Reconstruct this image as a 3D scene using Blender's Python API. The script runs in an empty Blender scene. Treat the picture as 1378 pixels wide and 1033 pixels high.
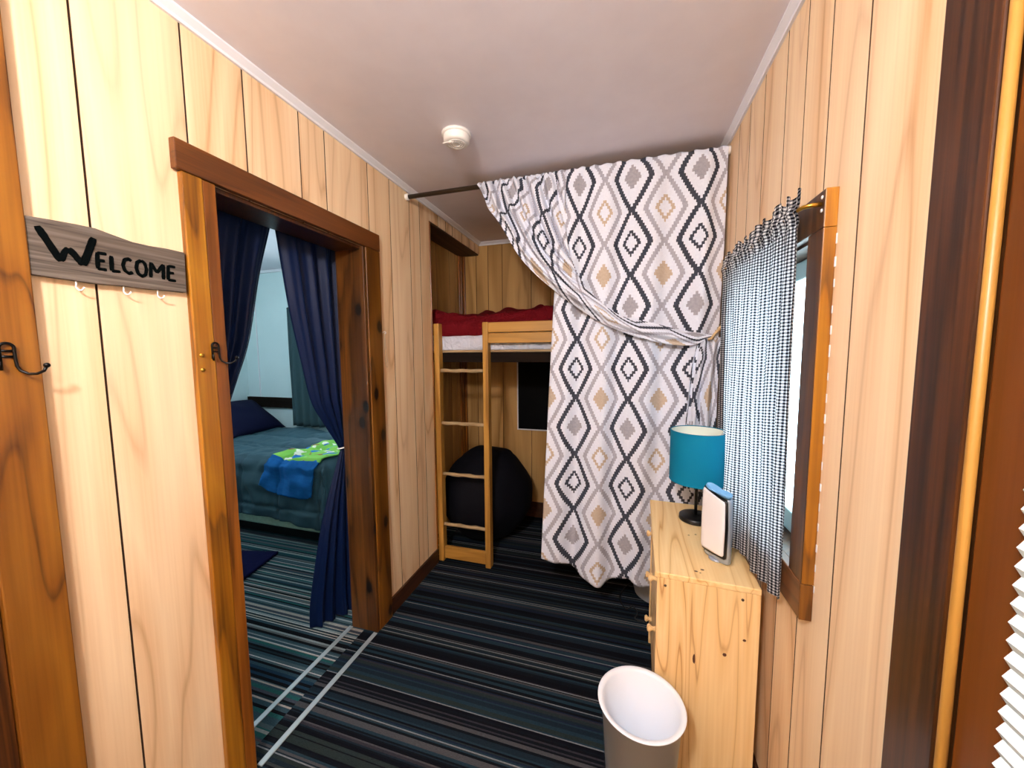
import bpy, bmesh, math, random
from mathutils import Vector, Matrix, noise
random.seed(7)
C = bpy.context.scene.collection
SC = bpy.context.scene
PI = math.pi

# ------------------------------------------------------------------ camera
cam_d = bpy.data.cameras.new('camera')
cam = bpy.data.objects.new('camera', cam_d)
C.objects.link(cam)
SC.camera = cam
cam_d.sensor_width = 36.0
cam_d.sensor_fit = 'HORIZONTAL'
cam_d.lens = 36.0 * 492.73 / 1378.0
cam_d.clip_start = 0.02
def camera_matrix(yaw, pitch, roll, loc):
    r = Vector((math.cos(yaw), math.sin(yaw), 0)); f = Vector((-math.sin(yaw), math.cos(yaw), 0)); u = Vector((0, 0, 1))
    f2 = f*math.cos(pitch) - u*math.sin(pitch); u2 = u*math.cos(pitch) + f*math.sin(pitch)
    r3 = r*math.cos(roll) + u2*math.sin(roll); u3 = u2*math.cos(roll) - r*math.sin(roll)
    m = Matrix((r3, u3, -f2)).transposed().to_4x4(); m.translation = loc
    return m
cam.matrix_world = camera_matrix(.2895915, .0844615, -.0072196, Vector((0, 0, 1.5)))

# ------------------------------------------------------------------ world, light, exposure
W = bpy.data.worlds.new('world'); SC.world = W; W.use_nodes = True
bg = W.node_tree.nodes['Background']
bg.inputs[0].default_value = (.72, .90, 1.0, 1); bg.inputs[1].default_value = 9.0
SC.view_settings.view_transform = 'Standard'; SC.view_settings.look = 'None'
SC.view_settings.gamma = 1.0; SC.view_settings.use_curve_mapping = False
SC.view_settings.exposure = 0.0
SC.cycles.max_bounces = 8
SC.cycles.use_denoising = True
def area(name, loc, rot, size, watts, col, size_y=None, portal=False):
    d = bpy.data.lights.new(name, 'AREA'); d.energy = watts; d.color = col
    d.shape = 'RECTANGLE' if size_y else 'DISK'; d.size = size
    if size_y: d.size_y = size_y
    if portal: d.cycles.is_portal = True
    o = bpy.data.objects.new(name, d); C.objects.link(o); o.location = loc; o.rotation_euler = rot
    return o
HALL_LAMP = (-.38, -.42, 2.26)
BED_FILL = (-3.35, 1.75, 2.25)
def globe(name, loc, watts, col, radius):
    d = bpy.data.lights.new(name, 'POINT'); d.energy = watts; d.color = col; d.shadow_soft_size = radius
    o = bpy.data.objects.new(name, d); C.objects.link(o); o.location = loc; return o
globe('hall_lamp_light', HALL_LAMP, 116, (.985, .985, 1.0), .09)
globe('bedroom_fill_light', BED_FILL, 34, (.78, .95, 1.0), .10)  # light of an unseen fixture, added to brighten the bedroom
area('hall_window_portal', (.64, 1.45, 1.34), (0, PI/2, 0), .9, 1, (1, 1, 1), .62, True)
area('bedroom_window_portal', (-3.0, 3.56, 1.5), (PI/2, 0, PI), .9, 1, (1, 1, 1), .9, True)

# ------------------------------------------------------------------ material helpers
def S(r, g, b):
    f = lambda c: c/12.92 if c <= .04045 else ((c+.055)/1.055)**2.4
    return (f(r/255), f(g/255), f(b/255), 1)
class NT:
    def __init__(s, name, rough=.5, spec=.5):
        s.m = bpy.data.materials.new(name); s.m.use_nodes = True
        s.t = s.m.node_tree; s.b = s.t.nodes['Principled BSDF']
        s.b.inputs['Roughness'].default_value = rough
        s.b.inputs['Specular IOR Level'].default_value = spec
    def n(s, kind, **kw):
        x = s.t.nodes.new(kind)
        for k, v in kw.items(): setattr(x, k, v)
        return x
    def put(s, sock, v):
        if hasattr(v, 'is_output'): s.t.links.new(v, sock)
        elif v is not None: sock.default_value = v
    def math(s, op, a, b=None, c=None):
        x = s.n('ShaderNodeMath', operation=op); s.put(x.inputs[0], a)
        if b is not None: s.put(x.inputs[1], b)
        if c is not None: s.put(x.inputs[2], c)
        return x.outputs[0]
    def obj(s): return s.n('ShaderNodeTexCoord').outputs['Object']
    def uv(s): return s.n('ShaderNodeTexCoord').outputs['UV']
    def attr(s, name): return s.n('ShaderNodeAttribute', attribute_name=name).outputs['Color']
    def mapping(s, v, scale=(1, 1, 1), loc=(0, 0, 0)):
        x = s.n('ShaderNodeMapping'); s.put(x.inputs['Vector'], v)
        x.inputs['Scale'].default_value = scale; x.inputs['Location'].default_value = loc
        return x.outputs[0]
    def vadd(s, a, b, op='ADD'):
        x = s.n('ShaderNodeVectorMath', operation=op); s.put(x.inputs[0], a); s.put(x.inputs[1], b)
        return x.outputs[0]
    def noise(s, v, scale=1, detail=2, rough=.5, dist=0):
        x = s.n('ShaderNodeTexNoise'); s.put(x.inputs['Vector'], v)
        x.inputs['Scale'].default_value = scale; x.inputs['Detail'].default_value = detail
        x.inputs['Roughness'].default_value = rough; x.inputs['Distortion'].default_value = dist
        return x.outputs['Fac']
    def ramp(s, f, stops, mode='LINEAR'):
        x = s.n('ShaderNodeValToRGB'); cr = x.color_ramp; cr.interpolation = mode
        while len(cr.elements) < len(stops): cr.elements.new(.5)
        for e, (p, c) in zip(cr.elements, stops):
            e.position = p; e.color = c if not isinstance(c, (int, float)) else (c, c, c, 1)
        s.put(x.inputs[0], f); return x.outputs[0]
    def mix(s, f, a, b, blend='MIX'):
        x = s.n('ShaderNodeMix', data_type='RGBA', blend_type=blend)
        s.put(x.inputs[0], f); s.put(x.inputs[6], a); s.put(x.inputs[7], b)
        return x.outputs[2]
    def bump(s, h, strength=.3, dist=.002):
        x = s.n('ShaderNodeBump'); x.inputs['Strength'].default_value = strength; x.inputs['Distance'].default_value = dist
        s.put(x.inputs['Height'], h); s.t.links.new(x.outputs[0], s.b.inputs['Normal'])
    def col(s, v): s.put(s.b.inputs['Base Color'], v)
def plain(name, c, rough=.5, metal=0, spec=.5, var=.0, scale=30):
    k = NT(name, rough, spec); k.b.inputs['Metallic'].default_value = metal
    if var:
        n = k.noise(k.obj(), scale, 3)
        k.col(k.mix(n, tuple(x*(1-var) for x in c[:3])+(1,), tuple(min(1, x*(1+var)) for x in c[:3])+(1,)))
    else: k.col(c)
    return k.m
def wood(name, dark, mid, light, axis=2, across=6, along=.7, rings=7, rough=.45, spec=.4, knots=None, fibre=.35, streak=None, sharp=.5, seed=0):
    """Cathedral grain from the contours of a noise stretched along AXIS, fine fibres over it, optional knots."""
    k = NT(name, rough, spec)
    rnd = k.attr('rnd')
    v = k.vadd(k.obj(), k.vadd(rnd, (7.3, 5.1, 9.7), 'MULTIPLY'))
    v = k.vadd(v, (seed*1.7, seed*2.3, seed*3.1))
    sc = [across]*3; sc[axis] = along
    n = k.noise(k.mapping(v, sc), 1, 1.5, .45, .25)
    band = k.math('FRACT', k.math('MULTIPLY', n, rings))
    c = k.ramp(band, [(0, mid), (sharp*.5, light), (sharp, mid), (.93, dark), (1, mid)])
    sf = [130]*3; sf[axis] = 2.5
    fib = k.noise(k.mapping(v, sf), 1, 2)
    c = k.mix(fibre, c, k.ramp(fib, [(.3, dark), (.62, light)]), 'MIX')
    sb = [across*.8]*3; sb[axis] = along*.6
    big = k.noise(k.mapping(v, sb, (3, 3, 3)), 1, 2)
    c = k.mix(k.ramp(big, [(.35, 0.0), (.7, .55)]), c, streak or light)
    if knots:
        size, dens, kc = knots
        s3 = [1/size*.09]*3; s3[axis] *= .55
        sp = k.n('ShaderNodeSeparateXYZ'); k.put(sp.inputs[0], k.mapping(v, s3))
        o1, o2 = [i for i in range(3) if i != axis]
        cb = k.n('ShaderNodeCombineXYZ'); k.put(cb.inputs[0], k.math('ADD', sp.outputs[o1], sp.outputs[o2])); k.put(cb.inputs[1], sp.outputs[axis])
        vo = k.n('ShaderNodeTexVoronoi', voronoi_dimensions='2D'); k.put(vo.inputs['Vector'], cb.outputs[0]); vo.inputs['Scale'].default_value = 1
        sep = k.n('ShaderNodeSeparateColor'); k.put(sep.inputs[0], vo.outputs['Color'])
        on = k.math('GREATER_THAN', sep.outputs[0], 1-dens)
        d = k.math('ADD', vo.outputs['Distance'], k.math('MULTIPLY', k.math('SUBTRACT', fib, .5), .05))
        near = k.ramp(d, [(0, 1.0), (.09, 1.0), (.13, .35), (.26, 0)])
        c = k.mix(k.math('MULTIPLY', near, on), c, kc)
    k.col(c)
    k.bump(fib, .12, .001)
    return k.m

# ------------------------------------------------------------------ mesh helpers
def bx(bm, x0, x1, y0, y1, z0, z1, rnd=None):
    vs = [bm.verts.new((x, y, z)) for x in (x0, x1) for y in (y0, y1) for z in (z0, z1)]
    fs = [bm.faces.new([vs[i] for i in q]) for q in ((0, 1, 3, 2), (4, 6, 7, 5), (0, 4, 5, 1), (2, 3, 7, 6), (0, 2, 6, 4), (1, 5, 7, 3))]
    if rnd is not None:
        lay = bm.loops.layers.float_color.get('rnd') or bm.loops.layers.float_color.new('rnd')
        for f in fs:
            for l in f.loops: l[lay] = rnd
    return fs
def frames(pts):
    t0 = (pts[1]-pts[0]).normalized()
    up = Vector((0, 0, 1)) if abs(t0.z) < .9 else Vector((1, 0, 0))
    n = t0.cross(up).normalized(); out = []
    for i, p in enumerate(pts):
        t = (pts[min(i+1, len(pts)-1)] - pts[max(i-1, 0)]).normalized()
        n = (n - t*n.dot(t)).normalized(); out.append((p, n, t.cross(n)))
    return out
def tube(bm, pts, r, seg=10, cap=True):
    pts = [Vector(p) for p in pts]; rr = r if isinstance(r, (list, tuple)) else [r]*len(pts)
    rings = []
    for (p, n, b), q in zip(frames(pts), rr):
        rings.append([bm.verts.new(p + n*math.cos(a)*q + b*math.sin(a)*q) for a in (2*PI*i/seg for i in range(seg))])
    for A, B in zip(rings, rings[1:]):
        for i in range(seg):
            f = bm.faces.new((A[i], A[(i+1) % seg], B[(i+1) % seg], B[i])); f.smooth = True
    if cap:
        bm.faces.new(rings[0][::-1]); bm.faces.new(rings[-1])
def lathe(bm, prof, c=(0, 0, 0), seg=40, axis='z', smooth=True):
    """prof: (radius, height) pairs; axis: direction of the height."""
    c = Vector(c); rings = []
    def P(r, h, a):
        u, v = r*math.cos(a), r*math.sin(a)
        return c + (Vector((u, v, h)) if axis == 'z' else Vector((h, u, v)) if axis == 'x' else Vector((u, h, v)))
    for r, h in prof:
        rings.append([bm.verts.new(P(r, h, 2*PI*i/seg)) for i in range(seg)] if r > 1e-6 else [bm.verts.new(P(0, h, 0))])
    for A, B in zip(rings, rings[1:]):
        for i in range(seg):
            j = (i+1) % seg
            q = [A[i % len(A)], A[j % len(A)], B[j % len(B)], B[i % len(B)]]
            q = list(dict.fromkeys(q))
            if len(q) > 2:
                f = bm.faces.new(q); f.smooth = smooth
def grid(bm, f, nu, nv, uv=None, smooth=True):
    """f(s,t) -> point for s,t in 0..1; uv(s,t) -> (u,v)."""
    lay = bm.loops.layers.uv.get('UVMap') or bm.loops.layers.uv.new('UVMap')
    V = [[bm.verts.new(f(i/nu, j/nv)) for i in range(nu+1)] for j in range(nv+1)]
    for j in range(nv):
        for i in range(nu):
            q = ((i, j), (i+1, j), (i+1, j+1), (i, j+1))
            fc = bm.faces.new([V[b][a] for a, b in q]); fc.smooth = smooth
            if uv:
                for l, (a, b) in zip(fc.loops, q): l[lay].uv = uv(a/nu, b/nv)
def prism(bm, poly, n, depth):
    """Flat polygon (3D points) thickened by depth along n."""
    n = Vector(n)*depth
    A = [bm.verts.new(Vector(p)) for p in poly]; B = [bm.verts.new(Vector(p)+n) for p in poly]
    bm.faces.new(A); bm.faces.new(B[::-1])
    for i in range(len(A)):
        j = (i+1) % len(A); bm.faces.new((A[j], A[i], B[i], B[j]))
def obj(name, bm, mat, parent=None, bevel=0, solid=0, sub=0):
    bmesh.ops.recalc_face_normals(bm, faces=bm.faces[:])
    me = bpy.data.meshes.new(name); bm.to_mesh(me); bm.free()
    o = bpy.data.objects.new(name, me); C.objects.link(o)
    for m in (mat if isinstance(mat, list) else [mat]): me.materials.append(m)
    if parent is not None:
        o.parent = parent
        p = parent
        while p is not None and p.type != 'EMPTY': p = p.parent
        if parent.type == 'EMPTY' and not parent.get('local'): o.location = -Vector(parent.location)
    if solid:
        md = o.modifiers.new('solidify', 'SOLIDIFY'); md.thickness = solid; md.offset = 0
    if bevel:
        md = o.modifiers.new('bevel', 'BEVEL'); md.width = bevel; md.segments = 2; md.limit_method = 'ANGLE'
    if sub:
        md = o.modifiers.new('subsurf', 'SUBSURF'); md.levels = sub; md.render_levels = sub
    return o
def tag(o, label, cat, group=None):
    o['label'] = label; o['category'] = cat
    if group: o['group'] = group
    return o
def thing(name, label, cat, loc=(0, 0, 0), rotz=0, group=None, local=False):
    o = bpy.data.objects.new(name, None); C.objects.link(o); o.empty_display_size = .05
    o.location = loc; o.rotation_euler = (0, 0, rotz)
    if local: o['local'] = 1
    return tag(o, label, cat, group)
def struct(name, bm, mat, parent=None, bevel=0):
    o = obj(name, bm, mat, parent, bevel)
    if parent is None: o['kind'] = 'structure'
    return o
def struct_root(name, loc=(0, 0, 0)):
    o = bpy.data.objects.new(name, None); C.objects.link(o); o.location = loc; o['kind'] = 'structure'; o.empty_display_size = .05
    return o
def box(name, d, mat, parent=None, bevel=.002):
    bm = bmesh.new(); bx(bm, *d); return obj(name, bm, mat, parent, bevel)
def sbox(name, d, mat, parent=None, bevel=.002):
    bm = bmesh.new(); bx(bm, *d); return struct(name, bm, mat, parent, bevel)
def cr(P, t):
    """Catmull-Rom through P, t in 0..1."""
    P = [Vector(p) for p in P]; n = len(P)-1; x = min(max(t, 0), 1)*n; i = min(int(x), n-1); u = x-i
    a, b, c, d = P[max(i-1, 0)], P[i], P[i+1], P[min(i+2, n)]
    return .5*((2*b) + (c-a)*u + (2*a-5*b+4*c-d)*u*u + (3*b-a-3*c+d)*u**3)
def lerp(a, b, t): return a+(b-a)*t
def interp(x, pts):
    for (x0, y0), (x1, y1) in zip(pts, pts[1:]):
        if (x <= x1) or (x1 == pts[-1][0]): return y0+(y1-y0)*(x-x0)/(x1-x0)
def nz(x, y=0, z=0): return noise.noise(Vector((x, y, z)))

# ------------------------------------------------------------------ materials
M = {}
M['oak'] = wood('light_oak_panelling', S(190, 140, 92), S(224, 182, 136), S(240, 209, 168), 2, 5.2, .5, 6, .45, .2, fibre=.18, streak=S(246, 222, 188), sharp=.85)
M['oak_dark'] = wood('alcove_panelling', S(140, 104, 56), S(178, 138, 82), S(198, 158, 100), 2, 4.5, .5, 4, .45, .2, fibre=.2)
M['groove'] = plain('panel_groove', S(70, 42, 20), .8)
M['amber'] = wood('amber_pine_trim', S(88, 48, 10), S(156, 96, 18), S(178, 120, 28), 2, 9, .8, 6, .32, .5, knots=(.014, .16, S(46, 20, 6)), fibre=.3, streak=S(96, 50, 10))
M['amber2'] = wood('orange_pine_trim', S(84, 44, 10), S(138, 76, 18), S(156, 94, 28), 2, 11, .7, 6, .32, .5, fibre=.3, seed=3, streak=S(84, 42, 10))
M['plank'] = wood('wide_knotty_plank', S(66, 34, 8), S(134, 80, 18), S(158, 102, 30), 2, 10, 1.5, 6, .34, .5, knots=(.02, .3, S(30, 14, 6)), fibre=.25, streak=S(78, 38, 10), seed=1, sharp=.8)
M['header'] = wood('red_brown_header', S(48, 24, 7), S(90, 48, 14), S(110, 62, 22), 1, 12, 1.0, 5, .4, .45, fibre=.4, seed=5)
M['jamb'] = wood('knotty_jamb', S(40, 21, 6), S(84, 48, 14), S(106, 64, 22), 2, 9, .9, 6, .36, .5, knots=(.014, .5, S(14, 7, 4)), fibre=.35, streak=S(44, 22, 7), seed=8)
M['casing2'] = wood('knotty_amber_casing', S(58, 30, 7), S(118, 70, 17), S(138, 88, 26), 2, 10, .8, 6, .34, .5, knots=(.014, .5, S(16, 8, 5)), fibre=.3, streak=S(64, 34, 8), seed=21)
M['darkboard'] = wood('dark_stain_and_shadow_board', S(24, 10, 3), S(60, 30, 8), S(92, 50, 15), 2, 20, .5, 9, .34, .5, fibre=.55, seed=11, streak=S(40, 17, 5))
M['brownboard'] = wood('brown_board', S(82, 40, 8), S(106, 56, 12), S(118, 66, 18), 2, 8, .6, 3, .4, .45, fibre=.2, seed=13, streak=S(84, 42, 9))
M['bead'] = wood('pale_bead', S(124, 78, 26), S(166, 116, 46), S(184, 136, 62), 2, 20, 1, 4, .4, fibre=.3)
M['base'] = wood('dark_baseboard', S(30, 16, 8), S(52, 28, 14), S(70, 40, 20), 1, 12, 1, 5, .45, fibre=.3)
M['bunk'] = wood('golden_bunk_pine', S(136, 92, 34), S(174, 126, 54), S(190, 142, 66), 2, 8, .8, 4, .45, .4, fibre=.25, seed=2)
M['bunk_x'] = wood('golden_bunk_rail', S(138, 94, 36), S(178, 128, 54), S(194, 146, 68), 0, 9, .8, 4, .45, .4, fibre=.25, seed=4)
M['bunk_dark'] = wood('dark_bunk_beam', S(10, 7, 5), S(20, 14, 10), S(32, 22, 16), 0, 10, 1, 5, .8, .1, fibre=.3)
M['rung'] = wood('pale_rung', S(122, 98, 66), S(160, 134, 96), S(184, 160, 122), 0, 26, 3, 4, .7, fibre=.4)
M['pine'] = wood('raw_pine', S(176, 116, 56), S(230, 188, 126), S(242, 208, 152), 2, 12, .6, 9, .5, .3, fibre=.16, seed=6, sharp=.85)
M['pine_top'] = wood('raw_pine_top', S(196, 140, 74), S(234, 194, 132), S(244, 212, 156), 1, 12, .5, 8, .48, .3, fibre=.16, seed=9, sharp=.8)
M['pine_front'] = wood('raw_pine_front', S(190, 146, 92), S(222, 184, 130), S(232, 200, 150), 1, 12, .6, 6, .5, .35, fibre=.22, seed=12, sharp=.8)
M['knot'] = plain('pine_knot', S(76, 40, 20), .6, var=.3, scale=90)
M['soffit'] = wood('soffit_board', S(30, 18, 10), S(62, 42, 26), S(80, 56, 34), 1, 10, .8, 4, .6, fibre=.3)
M['white_trim'] = plain('white_moulding', S(232, 232, 238), .4)
k = NT('ceiling_paint', .55, .3); n = k.noise(k.obj(), 9, 3); k.col(k.mix(n, S(226, 220, 228), S(238, 233, 240))); k.bump(k.noise(k.obj(), 26, 4), .12, .004); M['ceil'] = k.m
k = NT('bedroom_wall_paint', .6, .3); n = k.noise(k.obj(), 4, 2); k.col(k.mix(n, S(206, 226, 228), S(216, 234, 236))); M['bed_wall'] = k.m
M['plain_wall'] = plain('plain_wall', S(222, 196, 158), .6)
M['black_iron'] = plain('black_iron', S(8, 8, 9), .3, .6)
M['brass'] = plain('brass', S(196, 150, 60), .3, .9)
M['white_metal'] = plain('white_coated_metal', S(236, 236, 236), .3)
M['rod'] = plain('bronze_rod', S(58, 48, 36), .4, .5)
M['white_plastic'] = plain('white_plastic', S(238, 236, 232), .35)
M['threshold'] = plain('grey_carpet_strip', S(168, 180, 184), .45, .3)
M['chalk'] = plain('black_panel', S(2, 2, 3), .6, spec=.08)
M['bin'] = plain('white_bin_plastic', S(234, 238, 246), .3)
M['teal'] = plain('teal_lampshade', S(0, 118, 150), .8, spec=.2, var=.05, scale=300)
M['shade_in'] = plain('lampshade_lining', S(232, 240, 228), .8)
M['lamp_black'] = plain('black_lamp_metal', S(12, 12, 14), .35, .3)
M['silver'] = plain('silver_plastic', S(172, 184, 200), .25, .5)
M['device_white'] = plain('device_white', S(238, 234, 236), .4)
M['device_blue'] = plain('device_blue_top', S(120, 178, 226), .3)
M['device_black'] = plain('device_black', S(8, 8, 12), .3)
M['paint'] = plain('black_sign_paint', S(3, 6, 6), .95, spec=.05)
M['tan'] = plain('tan_cord', S(206, 176, 130), .7)
M['thread'] = plain('pale_string', S(196, 182, 156), .8)
M['rubber'] = plain('black_cord', S(10, 10, 10), .5)
M['screw'] = plain('dark_screw', S(84, 66, 48), .4, .5)
M['bulb'] = plain('warm_glass', S(240, 236, 220), .2)
# carpet: every stripe's colour is a colour attribute, the pile is noise
k = NT('striped_carpet', 1.0, .1)
a = k.attr('stripe'); v = k.obj()
n1 = k.noise(k.mapping(v, (90, 420, 1)), 1, 2); n2 = k.noise(k.mapping(v, (500, 500, 1)), 1, 2)
f = k.ramp(k.math('ADD', k.math('MULTIPLY', n1, .5), k.math('MULTIPLY', n2, .5)), [(.3, .55), (.7, 1.35)])
k.col(k.mix(1.0, a, f, 'MULTIPLY')); k.bump(n2, .5, .003); M['carpet'] = k.m
# weathered grey board
M['barn'] = wood('weathered_board', S(38, 32, 28), S(92, 82, 74), S(122, 112, 102), 1, 34, 2.2, 6, .8, .2, fibre=.6, streak=S(84, 70, 58))
def cloth_mat(name, c, rough=.85, var=.15, sheen=.0, trans=None, scale=260, crumple=0):
    k = NT(name, rough, .15)
    n = k.noise(k.obj(), scale, 2)
    cc = k.mix(n, tuple(x*(1-var) for x in c[:3])+(1,), tuple(min(1, x*(1+var)) for x in c[:3])+(1,))
    k.col(cc)
    if crumple: k.bump(k.noise(k.mapping(k.obj(), (crumple, crumple, crumple)), 1, 4, .6, 1.5), .9, .03)
    else: k.bump(n, .15, .001)
    if sheen: k.b.inputs['Sheen Weight'].default_value = sheen
    return k.m
M['navy'] = cloth_mat('navy_curtain_cloth', S(7, 24, 58), .5, .12)
M['navy_dark'] = cloth_mat('navy_pillow_cloth', S(10, 14, 44), .8)
M['black_cloth'] = cloth_mat('black_bean_bag_cloth', S(7, 7, 15), .8)
M['rug'] = cloth_mat('navy_rug_pile', S(10, 14, 52), 1.0, .4, scale=400)
M['green_cloth'] = cloth_mat('grey_green_curtain_cloth', S(60, 84, 90), .8)
M['sheet'] = cloth_mat('white_sheet', S(212, 218, 234), .8, .05, scale=30, crumple=14)
M['red'] = cloth_mat('red_blanket_cloth', S(104, 7, 19), .8, .2, scale=200, crumple=11)
M['box_spring'] = cloth_mat('pale_green_ticking', S(158, 184, 164), .8, .25, scale=40)
M['duvet'] = cloth_mat('slate_duvet_cloth', S(54, 80, 90), .6, .08)
# diamond curtain print
PER, VER = .30, .315
k = NT('diamond_print_cloth', .85, .15)
uvx = k.n('ShaderNodeSeparateXYZ'); k.put(uvx.inputs[0], k.uv()); U, V = uvx.outputs[0], uvx.outputs[1]
STEP = VER/22
wob = k.noise(k.mapping(k.uv(), (90, 90, 1)), 1, 2)
Vq = k.math('MULTIPLY', k.math('FLOOR', k.math('DIVIDE', V, STEP)), STEP)
def chain(u_off, v_off):
    """distance from the zig-zag outline and the small diamond inside, in metres; the lobe's parity."""
    u = k.math('ABSOLUTE', k.math('WRAP', k.math('ADD', U, u_off), PER/2, -PER/2))
    q = k.math('DIVIDE', k.math('ADD', Vq, v_off), VER)
    fr = k.math('FRACT', q)
    w = k.math('SUBTRACT', 1.0, k.math('ABSOLUTE', k.math('SUBTRACT', k.math('MULTIPLY', fr, 2), 1)))   # 0 at the pinch, 1 at the widest
    half = k.math('MULTIPLY', k.math('POWER', w, .85), .088)
    edge = k.math('ABSOLUTE', k.math('SUBTRACT', u, half))
    dia = k.math('SUBTRACT', .046, k.math('ADD', u, k.math('MULTIPLY', k.math('ABSOLUTE', k.math('SUBTRACT', fr, .5)), VER*.72)))
    par = k.math('FLOOR', k.math('MODULO', k.math('ADD', k.math('FLOOR', q), 40), 2))
    return edge, dia, par
def soft(x, a, b): return k.ramp(k.math('ADD', x, 0), [(a, 1.0), (b, 0.0)])
base = k.mix(wob, S(212, 217, 232), S(232, 236, 248))
dark = k.mix(k.noise(k.mapping(k.uv(), (40, 500, 1)), 1, 2), S(14, 20, 34), S(84, 88, 100))
grey = k.mix(wob, S(150, 150, 162), S(180, 180, 192))
tan_ = k.mix(wob, S(174, 156, 138), S(200, 184, 166))
e1, d1, p1 = chain(0, -1.88+VER*40); e2, d2, p2 = chain(PER/2, -1.88+VER*40.5)
c = k.mix(k.math('LESS_THAN', e2, .0115), base, grey)
# light chain: tan diamonds, solid and hollow by turns
solid2 = k.math('MULTIPLY', k.math('GREATER_THAN', d2, 0), k.math('SUBTRACT', 1, p2))
ring2 = k.math('MULTIPLY', k.math('MULTIPLY', k.math('GREATER_THAN', d2, -.002), k.math('LESS_THAN', d2, .015)), p2)
c = k.mix(k.math('MAXIMUM', solid2, ring2), c, tan_)
solid1 = k.math('MULTIPLY', k.math('GREATER_THAN', d1, .002), p1)
ring1 = k.math('MULTIPLY', k.math('MULTIPLY', k.math('GREATER_THAN', d1, -.002), k.math('LESS_THAN', d1, .015)), k.math('SUBTRACT', 1, p1))
c = k.mix(solid1, c, k.mix(wob, S(140, 138, 146), S(178, 176, 184)))
c = k.mix(k.math('MAXIMUM', k.math('LESS_THAN', e1, .0125), ring1), c, dark)
k.col(c); k.bump(k.noise(k.mapping(k.uv(), (900, 900, 1)), 1, 1), .1, .0006); M['diamond'] = k.m
# gingham, lets daylight through
k = NT('gingham_cloth', .9, .1)
uvx = k.n('ShaderNodeSeparateXYZ'); k.put(uvx.inputs[0], k.uv())
ch = lambda s: k.math('LESS_THAN', k.math('FRACT', k.math('DIVIDE', s, .0092)), .5)
gs = k.math('ADD', ch(uvx.outputs[0]), ch(uvx.outputs[1]))
gc = k.ramp(k.math('DIVIDE', gs, 2), [(0, S(236, 238, 240)), (.25, S(124, 126, 134)), (.75, S(12, 12, 20))], 'CONSTANT')
k.col(gc)
tr = k.n('ShaderNodeBsdfTranslucent'); k.put(tr.inputs[0], gc)
mx = k.n('ShaderNodeMixShader'); mx.inputs[0].default_value = .5
k.t.links.new(k.b.outputs[0], mx.inputs[1]); k.t.links.new(tr.outputs[0], mx.inputs[2])
k.t.links.new(mx.outputs[0], k.t.nodes['Material Output'].inputs[0]); M['gingham'] = k.m
# child's blanket: green field with pale and brown blots, blue border
k = NT('child_blanket_cloth', .9, .15)
sx = k.n('ShaderNodeSeparateXYZ'); k.put(sx.inputs[0], k.uv())
blot = k.noise(k.mapping(k.uv(), (9, 9, 1), (2.2, .6, 0)), 1, 1)
green = k.mix(k.noise(k.mapping(k.uv(), (5, 5, 1)), 1, 2), S(84, 176, 62), S(164, 214, 96))
c = k.mix(k.ramp(blot, [(.60, 0.0), (.62, 1.0)]), green, S(238, 234, 214))
c = k.mix(k.ramp(k.noise(k.mapping(k.uv(), (13, 13, 1), (7, 1, 0)), 1, 1), [(.64, 0.0), (.66, 1.0)]), c, S(150, 92, 56))
c = k.mix(k.ramp(k.noise(k.mapping(k.uv(), (6, 6, 1), (1.3, 8, 0)), 1, 1), [(.58, 0.0), (.60, 1.0)]), c, S(38, 116, 190))
blue = k.mix(k.noise(k.mapping(k.uv(), (14, 40, 1)), 1, 3), S(14, 70, 130), S(30, 110, 178))
c = k.mix(k.math('LESS_THAN', sx.outputs[1], .27), c, blue)
k.col(c); M['blanket'] = k.m
# honeycomb shade fabric
k = NT('honeycomb_shade_fabric', .8, .2); k.col(S(226, 240, 244)); M['cellular'] = k.m
# glass
k = NT('window_glass', .02, .5); k.b.inputs['Transmission Weight'].default_value = 1.0; k.b.inputs['IOR'].default_value = 1.02; k.col((.96, 1, 1, 1)); M['glass'] = k.m
M['sash'] = plain('pale_sash', S(196, 224, 222), .35)

# ------------------------------------------------------------------ the setting
XL, XR, ZC, YB, YF = -1.25, .47, 2.493, 3.18, -1.35
def plank_wall(bm, fixed, side, a0, a1, z0, z1, grooves, holes=(), axis='x', th=.006, gap=.0048):
    """Boards 6 mm thick on a wall plane; AXIS is the plane's normal, SIDE the sign of the room side; grooves split a0..a1."""
    cuts = sorted([g for g in grooves if a0 < g < a1])
    edges = [a0]+cuts+[a1]
    for i, (p, q) in enumerate(zip(edges, edges[1:])):
        lo, hi = p+(gap/2 if i else 0), q-(gap/2 if q != a1 else 0)
        spans = sorted({lo, hi} | {h for H in holes for h in H[:2] if lo < h < hi})
        r = (random.random(), random.random(), random.random(), 1)
        for s0, s1 in zip(spans, spans[1:]):
            m = (s0+s1)/2
            zz = [(z0, z1)]
            for h0, h1, k0, k1 in holes:
                if h0 < m < h1:
                    zz = [w for (u, v) in zz for w in ((u, min(v, k0)), (max(u, k1), v)) if w[1]-w[0] > 1e-4]
            for u, v in zz:
                f0, f1 = sorted((fixed, fixed-side*th))
                fs = bx(bm, f0, f1, s0, s1, u, v, r) if axis == 'x' else bx(bm, s0, s1, f0, f1, u, v, r)
                for f in (fs[2:4] if axis == 'x' else fs[:2]): f.material_index = 1
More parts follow.
